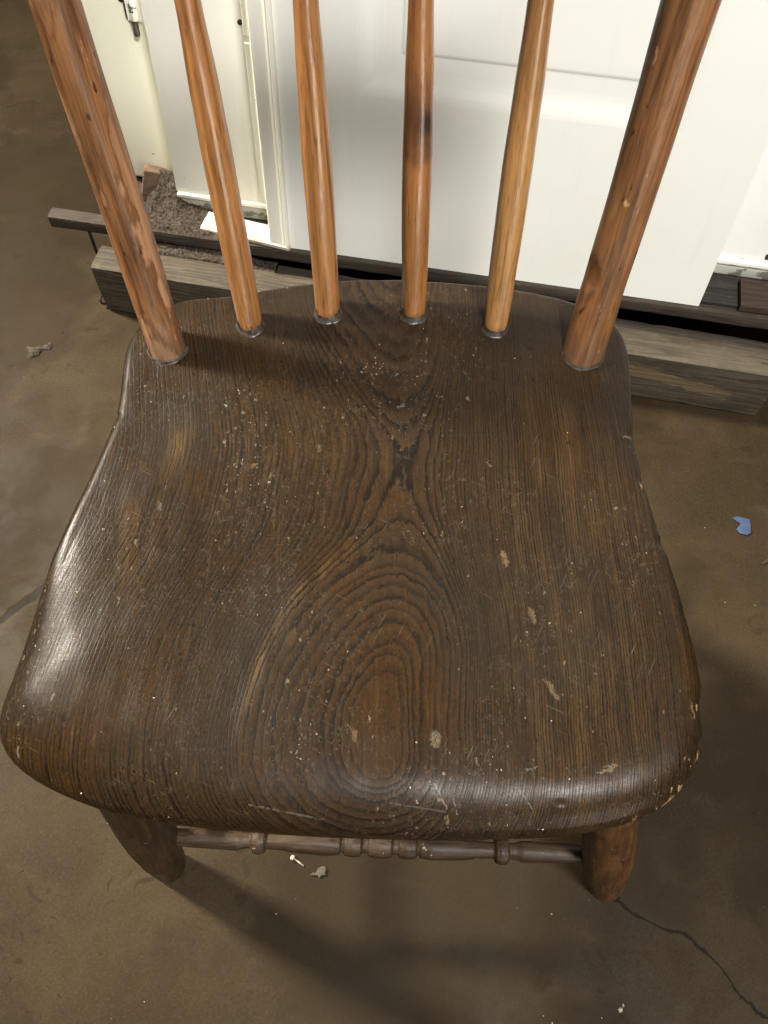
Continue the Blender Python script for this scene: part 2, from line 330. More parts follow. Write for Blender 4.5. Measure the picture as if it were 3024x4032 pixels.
def mat_lumber(name, c0, c1, c2, patch=None, grime=.5, seed=0.0):
    n = NT(name); o = n.obj(); oo = n.mapv(o, loc=(seed, seed * .7, seed * 1.3))
    wv = n.noise(n.mapv(oo, (1.6, 24, 24)), 1, 3, .55)
    rg = n.math('FRACT', n.math('MULTIPLY_ADD', wv, 13, n.math('MULTIPLY', n.noise(n.mapv(oo, (14, 160, 160)), 1, 2, .5), .7)))
    line = n.ramp(rg, [(0, 0), (.1, .1), (.5, .75), (.95, 1), (1, .1)])
    g = n.noise(n.mapv(oo, (12, 300, 300)), 1, 4, .65); b = n.noise(oo, 16, 5, .62)
    col = n.mix(line, c0, c1)
    col = n.mix(n.rng(g, .36, .72, 0, .6), col, c0)
    col = n.mix(n.rng(b, .45, .68, 0, grime), col, c2)
    dust = n.noise(oo, 60, 4, .7); lg = n.noise(n.mapv(oo, (60, 700, 700)), 1, 3, .7)
    col = n.mix(n.rng(lg, .5, .72, 0, .5), col, tuple(q * .45 for q in c0))
    col = n.mix(n.rng(dust, .56, .74, 0, .35), col, tuple(q * 1.7 for q in c1))
    if patch:
        p = n.sep(o)
        px = n.math('ADD', p[0], n.math('MULTIPLY_ADD', n.noise(n.mapv(oo, (26, 120, 120)), 1, 4, .65), .09, -.045))
        pz = n.math('ADD', p[2], n.math('MULTIPLY_ADD', n.noise(n.mapv(oo, (40, 90, 90), loc=(4, 4, 4)), 1, 4, .6), .018, -.009))
        d = n.math('MAXIMUM', n.math('DIVIDE', n.math('ABSOLUTE', n.math('SUBTRACT', px, patch[0])), patch[1]),
                   n.math('DIVIDE', n.math('ABSOLUTE', n.math('SUBTRACT', n.math('MULTIPLY_ADD', n.math('SUBTRACT', px, patch[0]), .16, pz), patch[2])), patch[3]))
        col = n.mix(n.rng(d, .85, 1.05, .8, 0), col, n.mix(n.rng(g, .4, .65), (.150, .108, .058), (.085, .060, .032)))
    kd = n.voro(n.mapv(oo, (5, 14, 14)), 1); kc = n.sep(n.voro(n.mapv(oo, (5, 14, 14)), 1, out='Color'))[0]
    km = n.math('MULTIPLY', n.rng(kd, .05, .10, 1, 0), n.math('GREATER_THAN', kc, .72))
    col = n.mix(n.math('MULTIPLY', km, .8), col, (.02, .014, .009))
    return n.fin(col, .78, n.bump(n.math('MULTIPLY_ADD', line, .5, n.math('MULTIPLY_ADD', g, .8, n.math('MULTIPLY', dust, .4))), .55, .0013), .3)

def mat_simple(name, c, c2=None, scale=60, rough=.6, metal=0, bump=.3, spec=.4):
    n = NT(name); o = n.obj(); a = n.noise(o, scale, 5, .65)
    col = n.mix(n.rng(a, .35, .68), c, c2 or tuple(q * .5 for q in c))
    return n.fin(col, rough, n.bump(a, bump, .001), spec, metal=metal)

M = {}
M['floor'] = mat_concrete()
M['seat'] = mat_seat()
M['spindle'] = mat_spindle('varnished_spindle')
M['spindle_pale'] = mat_spindle('pale_varnished_spindle', None, (.35, .178, .060), (.12, .050, .016))
M['spindle_burn'] = mat_spindle('scorched_spindle', .143, (.27, .112, .034), (.095, .034, .011))
M['post_worn'] = mat_post('worn_post', 1.0, 0.31)
M['post'] = mat_post('brown_post', .16, 4.4)
M['leg'] = mat_leg('brown_leg', (.018, .0100, .0048), (.040, .0225, .0105))
M['leg_orange'] = mat_leg('orange_brown_leg', (.050, .021, .0075), (.105, .048, .016))
M['turned'] = mat_leg('dusty_stretcher', (.020, .0118, .0062), (.050, .0310, .0170), .5)
M['glue'] = mat_simple('dirty_glue', (.055, .048, .040), (.014, .012, .010), 260, .35)
M['white'] = mat_paint('white_door_paint', (.80, .80, .755), .22, 0, rough=.40)
M['strip'] = mat_paint('white_casing_paint', (.79, .78, .69), .25, 0, rough=.42, seed=3.0)
M['white_old'] = mat_paint('old_white_paint', (.78, .775, .69), .40, .12, (.30, .28, .23), .5, seed=5.1, lowrange=.03)
M['cream'] = mat_paint('cream_paint', (.76, .75, .61), .4, .05, (.20, .18, .14), .45, seed=9.7)
M['white_right'] = mat_paint('weathered_white_paint', (.80, .80, .77), .4, .08, (.30, .28, .23), .5, seed=2.2, lowrange=.05)
M['sweep'] = mat_paint('grey_weathered_rail', (.42, .415, .36), .9, .2, (.16, .145, .115), .6, seed=6.3, lowrange=.2)
M['shim'] = mat_paint('chalky_white_shim', (.52, .48, .40), .5, .25, (.42, .32, .22), .6, seed=7.7)
M['lumber'] = mat_lumber('weathered_lumber', (.036, .028, .018), (.082, .066, .044), (.044, .035, .024), (.765, .10, .050, .010), .5, 1.1)
M['board'] = mat_lumber('dark_dusty_board', (.026, .020, .014), (.056, .044, .031), (.040, .031, .021), None, .6, 3.7)
M['blackwood'] = mat_lumber('blackened_wood', (.012, .010, .008), (.040, .034, .028), (.020, .017, .014), None, .6, 8.7)
M['brownwood'] = mat_lumber('brown_offcut', (.030, .018, .013), (.055, .034, .025), (.04, .026, .02), None, .4, 5.5)
M['tanwood'] = mat_lumber('tan_offcut', (.10, .062, .038), (.17, .108, .066), (.07, .046, .028), None, .4, 2.5)
M['grit'] = mat_simple('crumbled_dirt', (.066, .052, .039), (.014, .011, .008), 260, .95, bump=.8, spec=.1)
M['nail'] = mat_simple('rusty_nail', (.035, .022, .015), (.012, .008, .006), 300, .6, .5)
M['hinge_metal'] = mat_simple('bare_hinge_metal', (.13, .12, .105), (.03, .027, .023), 220, .5, .6)
M['hinge_paint'] = mat_paint('chipped_hinge_paint', (.78, .78, .73), .4, .45, (.08, .075, .065), .45, seed=4.4)
M['tape'] = mat_simple('blue_tape', (.036, .060, .120), (.024, .040, .085), 120, .6)
M['crumb'] = mat_simple('pale_crumb', (.40, .35, .28), (.20, .16, .12), 200, .7)
M['leaf'] = mat_simple('dry_flake', (.060, .045, .024), (.035, .025, .013), 160, .75)
M['darkcrumb'] = mat_simple('dark_crumb', (.020, .015, .010), (.05, .038, .025), 160, .8)

# ------------------------------------------------------------------ object helpers
def mesh_obj(name, bm, mat, parent=None, smooth=True, bevel=0):
    me = bpy.data.meshes.new(name); bm.normal_update(); bm.to_mesh(me); bm.free()
    me.materials.append(mat)
    if smooth:
        for p in me.polygons: p.use_smooth = True
    o = bpy.data.objects.new(name, me); COL.objects.link(o); o.parent = parent
    if bevel:
        b = o.modifiers.new('bevel', 'BEVEL'); b.width = bevel; b.segments = 2; b.limit_method = 'ANGLE'
        w = o.modifiers.new('wn', 'WEIGHTED_NORMAL'); w.keep_sharp = True
    return o
def empty(name, loc=(0, 0, 0)):
    o = bpy.data.objects.new(name, None); COL.objects.link(o); o.location = loc; o.empty_display_size = .05
    return o
def tag(o, label, cat=None, group=None, kind=None):
    o['label'] = label
    if cat: o['category'] = cat
    if group: o['group'] = group
    if kind: o['kind'] = kind
    return o
def box_bm(x0, x1, y0, y1, z0, z1, bm=None):
    bm = bm or bmesh.new()
    v = [bm.verts.new(q) for q in ((x0, y0, z0), (x1, y0, z0), (x1, y1, z0), (x0, y1, z0), (x0, y0, z1), (x1, y0, z1), (x1, y1, z1), (x0, y1, z1))]
    for f in ((3, 2, 1, 0), (4, 5, 6, 7), (0, 1, 5, 4), (1, 2, 6, 5), (2, 3, 7, 6), (3, 0, 4, 7)): bm.faces.new([v[i] for i in f])
    return bm
def lathe_bm(prof, seg=40, wob=0, seed=0, rings_between=4, flat=None):
    """prof: [(z, radius)], smooth-interpolated, axis along local z; capped."""
    bm = bmesh.new(); pts = []
    for i in range(len(prof) - 1):
        (z0, r0), (z1, r1) = prof[i], prof[i + 1]
        for k in range(rings_between):
            t = k / rings_between; s = t * t * (3 - 2 * t); pts.append((z0 + (z1 - z0) * t, r0 + (r1 - r0) * s))
    pts.append(prof[-1]); rows = []
    for z, r in pts:
        row = []
        for j in range(seg):
            a = 2 * math.pi * j / seg
            rr = r * (1 + wob * mnoise.noise((math.cos(a) * 1.3 + seed, math.sin(a) * 1.3, z * 14)))
            rr += wob * .02 * r * mnoise.noise((math.cos(a) * 5 + seed, math.sin(a) * 5, z * 70))
            if flat:
                for fz, fa, fw, fd in flat:
                    dz = (z - fz) / fw; da = math.atan2(math.sin(a - fa), math.cos(a - fa)) / .7
                    q = 1 - dz * dz - da * da
                    if q > 0: rr -= fd * min(1, q * 2.5)
            row.append(bm.verts.new((math.cos(a) * rr, math.sin(a) * rr, z)))
        rows.append(row)
    for a, b in zip(rows, rows[1:]):
        for j in range(seg): bm.faces.new((a[j], a[(j + 1) % seg], b[(j + 1) % seg], b[j]))
    bm.faces.new(rows[0][::-1]); bm.faces.new(rows[-1])
    return bm
def place_axis(o, p0, p1):
    p0, p1 = Vector(p0), Vector(p1); o.location = p0
    o.rotation_euler = (p1 - p0).to_track_quat('Z', 'Y').to_euler()
    return o
def aligned_axis(o, p0, p1):
    """local z along p0->p1 with local -y kept towards the viewer side."""
    p0, p1 = Vector(p0), Vector(p1); z = (p1 - p0).normalized()
    x = Vector((1, 0, 0)); x = (x - z * x.dot(z)).normalized(); y = z.cross(x)
    m = Matrix((x, y, z)).transposed().to_4x4(); m.translation = p0; o.matrix_world = m
    return o
def tube_bm(pts, rad, seg=8):
    bm = bmesh.new(); rows = []
    for i, p in enumerate(pts):
        p = Vector(p); d = (Vector(pts[min(i + 1, len(pts) - 1)]) - Vector(pts[max(i - 1, 0)])).normalized()
        u = d.orthogonal().normalized() if i == 0 else (u - d * u.dot(d)).normalized()
        w = d.cross(u); r = rad[i] if isinstance(rad, (list, tuple)) else rad
        rows.append([bm.verts.new(p + (u * math.cos(2 * math.pi * j / seg) + w * math.sin(2 * math.pi * j / seg)) * r) for j in range(seg)])
    for a, b in zip(rows, rows[1:]):
        for j in range(seg): bm.faces.new((a[j], a[(j + 1) % seg], b[(j + 1) % seg], b[j]))
    bm.faces.new(rows[0][::-1]); bm.faces.new(rows[-1])
    return bm

# ------------------------------------------------------------------ floor
bm = bmesh.new()
v = [bm.verts.new(q) for q in ((-6, -5, 0), (6, -5, 0), (6, 6, 0), (-6, 6, 0))]; bm.faces.new(v)
fl = mesh_obj('floor', bm, M['floor'], smooth=False)
tag(fl, 'brown-grey stained concrete floor with cracks', kind='structure')

# ------------------------------------------------------------------ leaning doors (frame B: along the stack / back from the board's front edge)
E1 = Vector((.9819, -.1892, 0)); E2 = Vector((.1892, .9819, 0)); BO = Vector((0, .797, 0))
def bpt(a, b, z=0): return BO + E1 * a + E2 * b + Vector((0, 0, z))
def bframe(a, b, z=0, lean=0, yaw=0):
    """local x along the stack, local y to the back, local z up the leaning face."""
    e1 = Matrix.Rotation(R(yaw), 3, 'Z') @ E1; e2 = Matrix.Rotation(R(yaw), 3, 'Z') @ E2
    L = R(lean); up = Vector((0, 0, 1)) * math.cos(L) + e2 * math.sin(L); back = e2 * math.cos(L) - Vector((0, 0, 1)) * math.sin(L)
    m = Matrix((e1, back, up)).transposed().to_4x4(); m.translation = bpt(a, b, z)
    return m
ZB = .1085          # top of the board the doors stand on
LEAN = 8
def door_thing(name, a, b, label, cat, z=ZB, lean=LEAN, yaw=0, group=None):
    e = empty(name); e.matrix_world = bframe(a, b, z, lean, yaw); tag(e, label, cat, group, 'thing'); return e

# front panelled door: slab built of stiles and rails round a recessed, raised-field panel
def rect_ring(bm, x0, x1, z0, z1, y, loops=None):
    return [bm.verts.new(q) for q in ((x0, y, z0), (x1, y, z0), (x1, y, z1), (x0, y, z1))]
def panel_bm(x0, x1, z0, z1, prof):
    """a moulded panel: prof is [(inset, depth)], from the outer edge to the field."""
    bm = bmesh.new(); prev = None
    for ins, dep in prof:
        r = rect_ring(bm, x0 + ins, x1 - ins, z0 + ins, z1 - ins, dep)
        if prev:
            for i in range(4): bm.faces.new((prev[i], prev[(i + 1) % 4], r[(i + 1) % 4], r[i]))
        prev = r
    bm.faces.new(prev)
    return bm
T = .035
d = door_thing('panel_door', 0, .006, 'clean white panelled door leaning right behind the chair spindles', 'door')
PX0, PX1 = -.0381, .318; PZ = [(.216, 1.02), (1.16, 1.90)]
DX0, DX1, DH = -.150, .4065, 2.03
for x0, x1, nm in ((DX0, PX0, 'stile'), (PX1, DX1, 'stile')):
    mesh_obj(nm, box_bm(x0, x1, 0, T, 0, DH), M['white'], d, False)
for z0, z1 in ((0, PZ[0][0]), (PZ[0][1], PZ[1][0]), (PZ[1][1], DH)):
    mesh_obj('rail', box_bm(PX0, PX1, 0, T, z0, z1), M['white'], d, False)
for z0, z1 in PZ:
    pr = [(0, 0), (.004, .0003), (.009, .0010), (.014, .0020), (.019, .0029), (.024, .0034), (.030, .0037), (.038, .0037), (.0470, .0036), (.0485, .0034), (.0505, .0026), (.0525, .0022), (.06, .0020)]
    mesh_obj('panel', panel_bm(PX0, PX1, z0, z1, pr), M['white'], d, False)

# casing strip standing in front of the gap
d = door_thing('door_casing', 0, .000, 'narrow white stepped casing board standing beside the panelled door', 'trim board', z=ZB + .0075)
bm = bmesh.new()
# profile across x, y depth from the front
profx = [(-.1545, .016), (-.1545, .004), (-.1535, .0032), (-.1505, .0030), (-.1375, .0030), (-.1355, .0042), (-.1345, .0046), (-.1335, .0030), (-.1322, .0000), (-.1285, -.0005), (-.1277, .0004), (-.1277, .016)]
rows = [[bm.verts.new((x, y, z)) for x, y in profx] for z in (.0, 2.05)]
k = len(profx)
for i in range(k): bm.faces.new((rows[0][i], rows[0][(i + 1) % k], rows[1][(i + 1) % k], rows[1][i]))
bm.faces.new(rows[0][::-1]); bm.faces.new(rows[1])
bmesh.ops.recalc_face_normals(bm, faces=bm.faces)
mesh_obj('board', bm, M['strip'], d, False)
mesh_obj('end_block', box_bm(-.1542, -.1281, .0165, .026, -.0062, .034), M['strip'], d, False, .0008)
d.children[-1]['label'] = 'grubby block behind the foot of the casing'

# old white door with a grey weathered sweep rail at the foot
d = door_thing('old_door', 0, .050, 'old white door with chipped grey bottom rail, between casing and cream door', 'door')
def slab_chipped(x0, x1, z0, z1, y0, y1, amp, seed):
    """slab whose left edge is ragged with old paint."""
    bm = bmesh.new(); n = 240; L = []
    for i in range(n + 1):
        z = z0 + (z1 - z0) * (i / n) ** 1.6
        e = amp * (mnoise.noise((seed, 0, z * 38)) + .6 * mnoise.noise((seed, 3, z * 120)))
        L.append([bm.verts.new(q) for q in ((x0 + e, y0, z), (x0 + e + .0012, y1, z), (x1, y1, z), (x1, y0, z))])
    for a, b in zip(L, L[1:]):
        for j in range(4): bm.faces.new((a[j], b[j], b[(j + 1) % 4], a[(j + 1) % 4]))
    bm.faces.new(L[0]); bm.faces.new(L[-1][::-1])
    bmesh.ops.recalc_face_normals(bm, faces=bm.faces)
    return bm
mesh_obj('slab', slab_chipped(-.294, .10, .026, 2.0, 0, .036, .0016, 2.2), M['white_old'], d, False)
mesh_obj('stop_bead', box_bm(-.1765, -.1695, -.0042, -.0002, .034, .232), M['white_old'], d, False, .0012)
mesh_obj('stop_bead', box_bm(-.1755, -.1690, -.0066, -.0002, .240, 1.9), M['white_old'], d, False, .0015)
sw = mesh_obj('sweep_rail', box_bm(-.2925, .09, -.0015, .034, -.0005, .0185), M['sweep'], d, False, .002)
mesh_obj('drip_edge', box_bm(-.2935, .09, -.0045, .030, .0195, .0255), M['white_old'], d, False, .0015)
sc_ = mesh_obj('screw_head', lathe_bm([(0, .003), (.0012, .0029), (.002, .0016)], 12, rings_between=1), M['nail'], d)
sc_.location = (-.1795, -.0002, .252); sc_.rotation_euler = (R(90), 0, 0)
sc_ = mesh_obj('screw_head', lathe_bm([(0, .0018), (.001, .0017), (.0016, .001)], 12, rings_between=1), M['nail'], d)
sc_.location = (-.1705, -.0002, .225); sc_.rotation_euler = (R(90), 0, 0)

# cream door at the far left with a paint-clogged hinge
d = door_thing('cream_door', 0, .090, 'cream-painted door with a chipped hinge, leftmost of the leaning doors', 'door')
bm = box_bm(-.397, .06, 0, .034, .006, 2.0)
mesh_obj('slab', bm, M['cream'], d, False, .004)
hg = mesh_obj('hinge', box_bm(-.331, -.3085, -.0038, -.0002, .216, .305), M['hinge_paint'], d, False, .0012)
kn = mesh_obj('knuckle', lathe_bm([(0, .0042), (.001, .0052), (.06, .0052), (.061, .0042)], 18, rings_between=2), M['hinge_paint'], hg)
kn.location = (-.3205, -.0062, .219)
pn = mesh_obj('hinge_pin', lathe_bm([(0, .0028), (.0016, .0038), (.016, .0038), (.018, .0036)], 16, rings_between=2), M['hinge_metal'], hg)
pn.location = (-.3225, -.0048, .2005)
pk = mesh_obj('bare_leaf', box_bm(-.3335, -.3305, -.0030, -.0002, .2185, .30), M['hinge_metal'], hg, False, .0006)
for sx, sz in ((-.336, .2385), (-.3235, .262)):
    s_ = mesh_obj('screw_head', lathe_bm([(0, .0036), (.001, .0035), (.0018, .002)], 12, rings_between=1), M['nail'], hg)
    s_.location = (sx, -.0003, sz); s_.rotation_euler = (R(90), 0, 0)

# weathered door behind, at the right
d = door_thing('weathered_door', 0, .066, 'weathered white door with peeling moulded foot, behind panelled door at right', 'door')
mesh_obj('slab', box_bm(.28, 1.02, .002, .036, .026, 2.02), M['white_right'], d, False, .0015)
mesh_obj('foot_moulding', box_bm(.27, 1.02, -.0035, .034, .0170, .0262), M['white_right'], d, False, .0028)
mesh_obj('foot_rail', box_bm(.275, 1.02, -.001, .034, .0005, .0165), M['sweep'], d, False, .0025)
s_ = mesh_obj('rust_spot', lathe_bm([(0, .0042), (.0006, .0038), (.0012, .0015)], 12, .5, 3, 2), M['brownwood'], d)
s_.location = (.481, .0018, .0335); s_.rotation_euler = (R(90), 0, 0)

# ------------------------------------------------------------------ lumber under the doors
def lumber(name, a, b, z, L, W, Hh, mat, label, cat, yaw=0, bev=.003, rough=.0012, seed=1.0):
    bm = bmesh.new(); nx = max(4, int(L / .012)); rows = []
    prof = []
    for (y, zz) in ((0, 0), (0, Hh), (W, Hh), (W, 0)): prof.append((y, zz))
    fine = []
    for i in range(4):
        (y0, z0), (y1, z1) = prof[i], prof[(i + 1) % 4]; k = 5
        for j in range(k): fine.append((y0 + (y1 - y0) * j / k, z0 + (z1 - z0) * j / k, j == 0))
    cy, cz = W / 2, Hh / 2
    for i in range(nx + 1):
        x = L * i / nx; row = []
        for y, zz, corner in fine:
            e = rough * mnoise.noise((x * 9 + seed, y * 40, zz * 40)) + rough * .5 * mnoise.noise((x * 45 + seed, y * 90, zz * 90))
            dy, dz = y - cy, zz - cz; l = math.hypot(dy, dz) or 1
            s = (-bev * .9 + min(0, rough * 2 * mnoise.noise((x * 60 + seed, y, zz)))) if corner else 0
            row.append(bm.verts.new((x, y + dy / l * (e + s), max(0, zz + dz / l * (e + s)))))
        rows.append(row)
    k = len(fine)
    for p, q in zip(rows, rows[1:]):
        for j in range(k): bm.faces.new((p[j], q[j], q[(j + 1) % k], p[(j + 1) % k]))
    bm.faces.new(rows[0]); bm.faces.new(rows[-1][::-1])
    bmesh.ops.recalc_face_normals(bm, faces=bm.faces)
    o = mesh_obj(name, bm, mat, None, False)
    me = o.data
    me.polygons.foreach_set('use_smooth', [True] * len(me.polygons))
    try: me.set_sharp_from_angle(angle=R(32))
    except Exception: pass
    o.matrix_world = bframe(a, b, z, 0, yaw); tag(o, label, cat)
    return o
tb = lumber('lumber_beam', -.392, -.0575, .0005, .908, .044, .086, M['lumber'], 'weathered grey timber on edge lying across the floor behind the chair', 'timber', -.85, .003, .0011, 3.1)
bd = lumber('front_batten', -.468, .0, .089, 1.30, .020, .019, M['board'], 'long thin dark batten in front of the doors, nails sticking out below', 'batten', 0, .0015, .0007, 8.2)
lumber('support_board', -.385, .0208, .089, 1.20, .130, .0185, M['board'], 'dusty board under the feet of the leaning doors', 'board', 0, .0015, .0007, 4.2)
for a, w, nm in ((-.235, .06, 'leftmost'), (.10, .06, 'middle'), (.66, .06, 'rightmost')):
    lumber('support_block', a, .012, 0.0005, w, .13, .0875, M['blackwood'], f'blackened support block under the dark board, {nm} of three', 'wood block', 0, .002, .001, a * 9)
o = lumber('dark_offcut', .455, .006, ZB, .075, .048, .012, M['brownwood'], 'small dark brown wood offcut on the board right of the panelled door', 'offcut', 0, .001, .0006, 2.0)
o = lumber('black_plank', .395, .0105, ZB, .058, .048, .006, M['blackwood'], 'short blackened plank on the board at the panelled door corner', 'plank', 0, .001, .0006, 5.0)
o = lumber('white_shim', -.2535, .012, ZB, .126, .033, .0068, M['shim'], 'chalky white wooden shim lying under the casing board', 'shim', -6, .001, .0005, 6.0)
lumber('gap_filler_lath', -.15, -.022, .050, .80, .034, .019, M['board'], 'added lath that lightens the black gap between the timber and the doors board', 'lath', -.9, .002, .001, 12.0)  # added strip: lifts the shaded gap from black to dark brown
# tan offcut leaning at the left end
bm = box_bm(0, .034, 0, .020, 0, .034)
for vv in bm.verts:
    if vv.co.z > .03: vv.co.x += .014; vv.co.y += .006; vv.co.z += .006 * math.sin(vv.co.x * 90)
to = mesh_obj('tan_offcut', bm, M['tanwood'], None, False, .0015); to.matrix_world = bframe(-.352, .052, ZB, 14, 20)
tag(to, 'tan broken wood offcut on the board below the cream door', 'offcut')

# crumbled dirt heaps (heightfields of grit)
def grit(name, a0, a1, b0, b1, z, hfun, label, na=150, nb=90):
    bm = bmesh.new(); g = []
    for i in range(na + 1):
        row = []
        for j in range(nb + 1):
            a = a0 + (a1 - a0) * i / na; b = b0 + (b1 - b0) * j / nb
            h = hfun(a, b)
            n1 = mnoise.noise((a * 260, b * 260, 1)); n2 = mnoise.noise((a * 620, b * 620, 5)); n3 = mnoise.noise((a * 70, b * 70, 9))
            e = min(1, max(0, h / .003))
            row.append(bm.verts.new(bpt(a, b, z + h + e * (.0016 * n1 + .0009 * n2 + .0028 * n3) - .0006)))
        g.append(row)
    for i in range(na):
        for j in range(nb): bm.faces.new((g[i][j], g[i + 1][j], g[i + 1][j + 1], g[i][j + 1]))
    o = mesh_obj(name, bm, M['grit']); tag(o, label, 'dirt', kind='stuff'); return o
def sst(x, a, b):
    t = min(1, max(0, (x - a) / (b - a))); return t * t * (3 - 2 * t)
def h1(a, b):
    e = .012 * mnoise.noise((a * 40, b * 40, 2))
    return (.0045 + .026 * sst(b + e, .02, .085) * sst(-a + e, .25, .30)) * sst(a + e, -.345, -.325) * sst(-a + e, .21, .25) * sst(b, .002, .010) * sst(.094 - b, 0, .01)
grit('dirt_heap', -.35, -.16, .001, .096, ZB, h1, 'crumbly grey-brown dirt heaped on the dark board')
def h2(a, b):
    e = .010 * mnoise.noise((a * 50, b * 50, 7))
    return .0125 * sst(a + e, -.345, -.32) * sst(-a + e, .165, .20) * sst(b, -.021, -.014) * sst(.012 - b, 0, .006)
grit('dirt_heap', -.36, -.15, -.0215, .013, .0745, h2, 'crumbly dirt packed between the timber and the board', 170, 40)

# nails, ring
for nm, pts, lab in (('bent_nail', [bpt(-.417, .006, .094), bpt(-.416, .004, .075), bpt(-.413, -.002, .055), bpt(-.408, -.006, .038), bpt(-.401, -.012, .024)], 'long bent rusty nail hanging from the left end of the board'),
                     ('short_nail', [bpt(-.2595, .004, .094), bpt(-.259, -.004, .084), bpt(-.2585, -.012, .0815)], 'short nail poking from the board over the timber')):
    o = mesh_obj(nm, tube_bm([Vector(p) for p in pts], [.0022] * (len(pts) - 1) + [.0010]), M['nail']); tag(o, lab, 'nail')
ring = bmesh.new(); nr, ns = 24, 8; rows = []
for i in range(nr):
    A = 2 * math.pi * i / nr; rows.append([ring.verts.new(((.008 + .0022 * math.cos(2 * math.pi * j / ns)) * math.cos(A), (.0075 + .0022 * math.cos(2 * math.pi * j / ns)) * math.sin(A), .0022 * math.sin(2 * math.pi * j / ns))) for j in range(ns)])
for i in range(nr):
    for j in range(ns): ring.faces.new((rows[i][j], rows[(i + 1) % nr][j], rows[(i + 1) % nr][(j + 1) % ns], rows[i][(j + 1) % ns]))
o = mesh_obj('metal_ring', ring, M['nail']); o.location = bpt(-.401, -.046, .0085); o.rotation_euler = (R(55), R(25), R(50)); o.scale = (.75, .75, .75)
tag(o, 'small rusty metal ring at the left end of the timber', 'ring')

# ------------------------------------------------------------------ the chair
chair = empty('wooden_chair', (0, .25, 0))
tag(chair, 'old brown wooden spindle-back chair with scooped plank seat', 'chair')
def part(name, bm, mat, smooth=True, bevel=0, parent=chair):
    o = mesh_obj(name, bm, mat, None, smooth, bevel); return o
def adopt(o, parent=chair):
    bpy.context.view_layer.update()
    mw = o.matrix_world.copy(); o.parent = parent; o.matrix_parent_inverse = parent.matrix_world.inverted(); o.matrix_world = mw
    return o

OUT = [(-0.1564, 0.4446), (-0.1718, 0.4343), (-0.1826, 0.4241), (-0.1901, 0.4114), (-0.1928, 0.3959), (-0.1922, 0.3721), (-0.1911, 0.3513), (-0.1912, 0.3383), (-0.1944, 0.3201), (-0.1994, 0.2982), (-0.2049, 0.2771), (-0.2115, 0.2528), (-0.2167, 0.2305), (-0.2214, 0.2073), (-0.2256, 0.1836), (-0.2288, 0.1622), (-0.2308, 0.1446), (-0.2318, 0.1300), (-0.2312, 0.1195), (-0.2282, 0.1105), (-0.2225, 0.1020), (-0.2130, 0.0940), (-0.2003, 0.0867), (-0.1809, 0.0788), (-0.1622, 0.0728), (-0.1411, 0.0684), (-0.1163, 0.0651), (-0.0836, 0.0623), (-0.0484, 0.0597), (-0.0079, 0.058), (0.0324, 0.057), (0.0673, 0.0575), (0.0997, 0.0592), (0.1271, 0.0625), (0.1495, 0.0684), (0.1658, 0.0767), (0.1775, 0.088), (0.1855, 0.1020), (0.1893, 0.1182), (0.1913, 0.1377), (0.1920, 0.1609), (0.1905, 0.1883), (0.1872, 0.217), (0.183, 0.2438), (0.1789, 0.2701), (0.1766, 0.2977), (0.1762, 0.3226), (0.1785, 0.3485), (0.1815, 0.3776), (0.1825, 0.3985), (0.1795, 0.4164), (0.1723, 0.4290), (0.1589, 0.4375), (0.1332, 0.4482), (0.1014, 0.4563), (0.0619, 0.4625), (0.0257, 0.4654), (-0.0107, 0.4664), (-0.0471, 0.464), (-0.0831, 0.4582), (-0.1185, 0.4492)]
ZT = .430
def resample(pts, n):
    P = np.array(pts + [pts[0]]); 
    # smooth closed Catmull-Rom, then uniform arc length
    m = len(pts); dense = []
    Q = np.array(pts)
    for i in range(m):
        p0, p1, p2, p3 = Q[i - 1], Q[i], Q[(i + 1) % m], Q[(i + 2) % m]
        for k in range(10):
            t = k / 10
            dense.append(.5 * ((2 * p1) + (-p0 + p2) * t + (2 * p0 - 5 * p1 + 4 * p2 - p3) * t * t + (-p0 + 3 * p1 - 3 * p2 + p3) * t ** 3))
    Dn = np.array(dense); Dn = np.vstack([Dn, Dn[:1]])
    s = np.concatenate([[0], np.cumsum(np.hypot(*np.diff(Dn, axis=0).T))]); u = np.linspace(0, s[-1], n, endpoint=False)
    return np.stack([np.interp(u, s, Dn[:, 0]), np.interp(u, s, Dn[:, 1])], 1)
NO = 520
OL = resample(OUT, NO)
for it in range(16): OL = .5 * OL + .25 * (np.roll(OL, 1, 0) + np.roll(OL, -1, 0))
# widest just behind the left front corner
for bx_, by_, rad, dep in ((-.2318, .122, .05, .0045), (.190, .130, .05, .0015)):
    dd = np.hypot(OL[:, 0] - bx_, OL[:, 1] - by_); OL[:, 0] += np.sign(bx_) * dep * np.exp(-(dd / rad) ** 2 * 2)
# nicks in the rim
for nx_, ny_, rad, dep in ((-.1912, .3383, .003, .0016), (.1765, .318, .010, .0010), (.1845, .236, .006, .0014), (.190, .128, .012, .0024), (.187, .108, .006, .002), (.178, .285, .005, .001), (-.15, .0705, .006, .0012)):
    dd = np.hypot(OL[:, 0] - nx_, OL[:, 1] - ny_); w = np.clip(1 - (dd / rad) ** 2, 0, 1)
    cdir = np.array([-.02, .25]) - OL; cdir /= np.linalg.norm(cdir, axis=1)[:, None]; OL += cdir * (w * dep)[:, None]
CEN = np.array([-.015, .26])
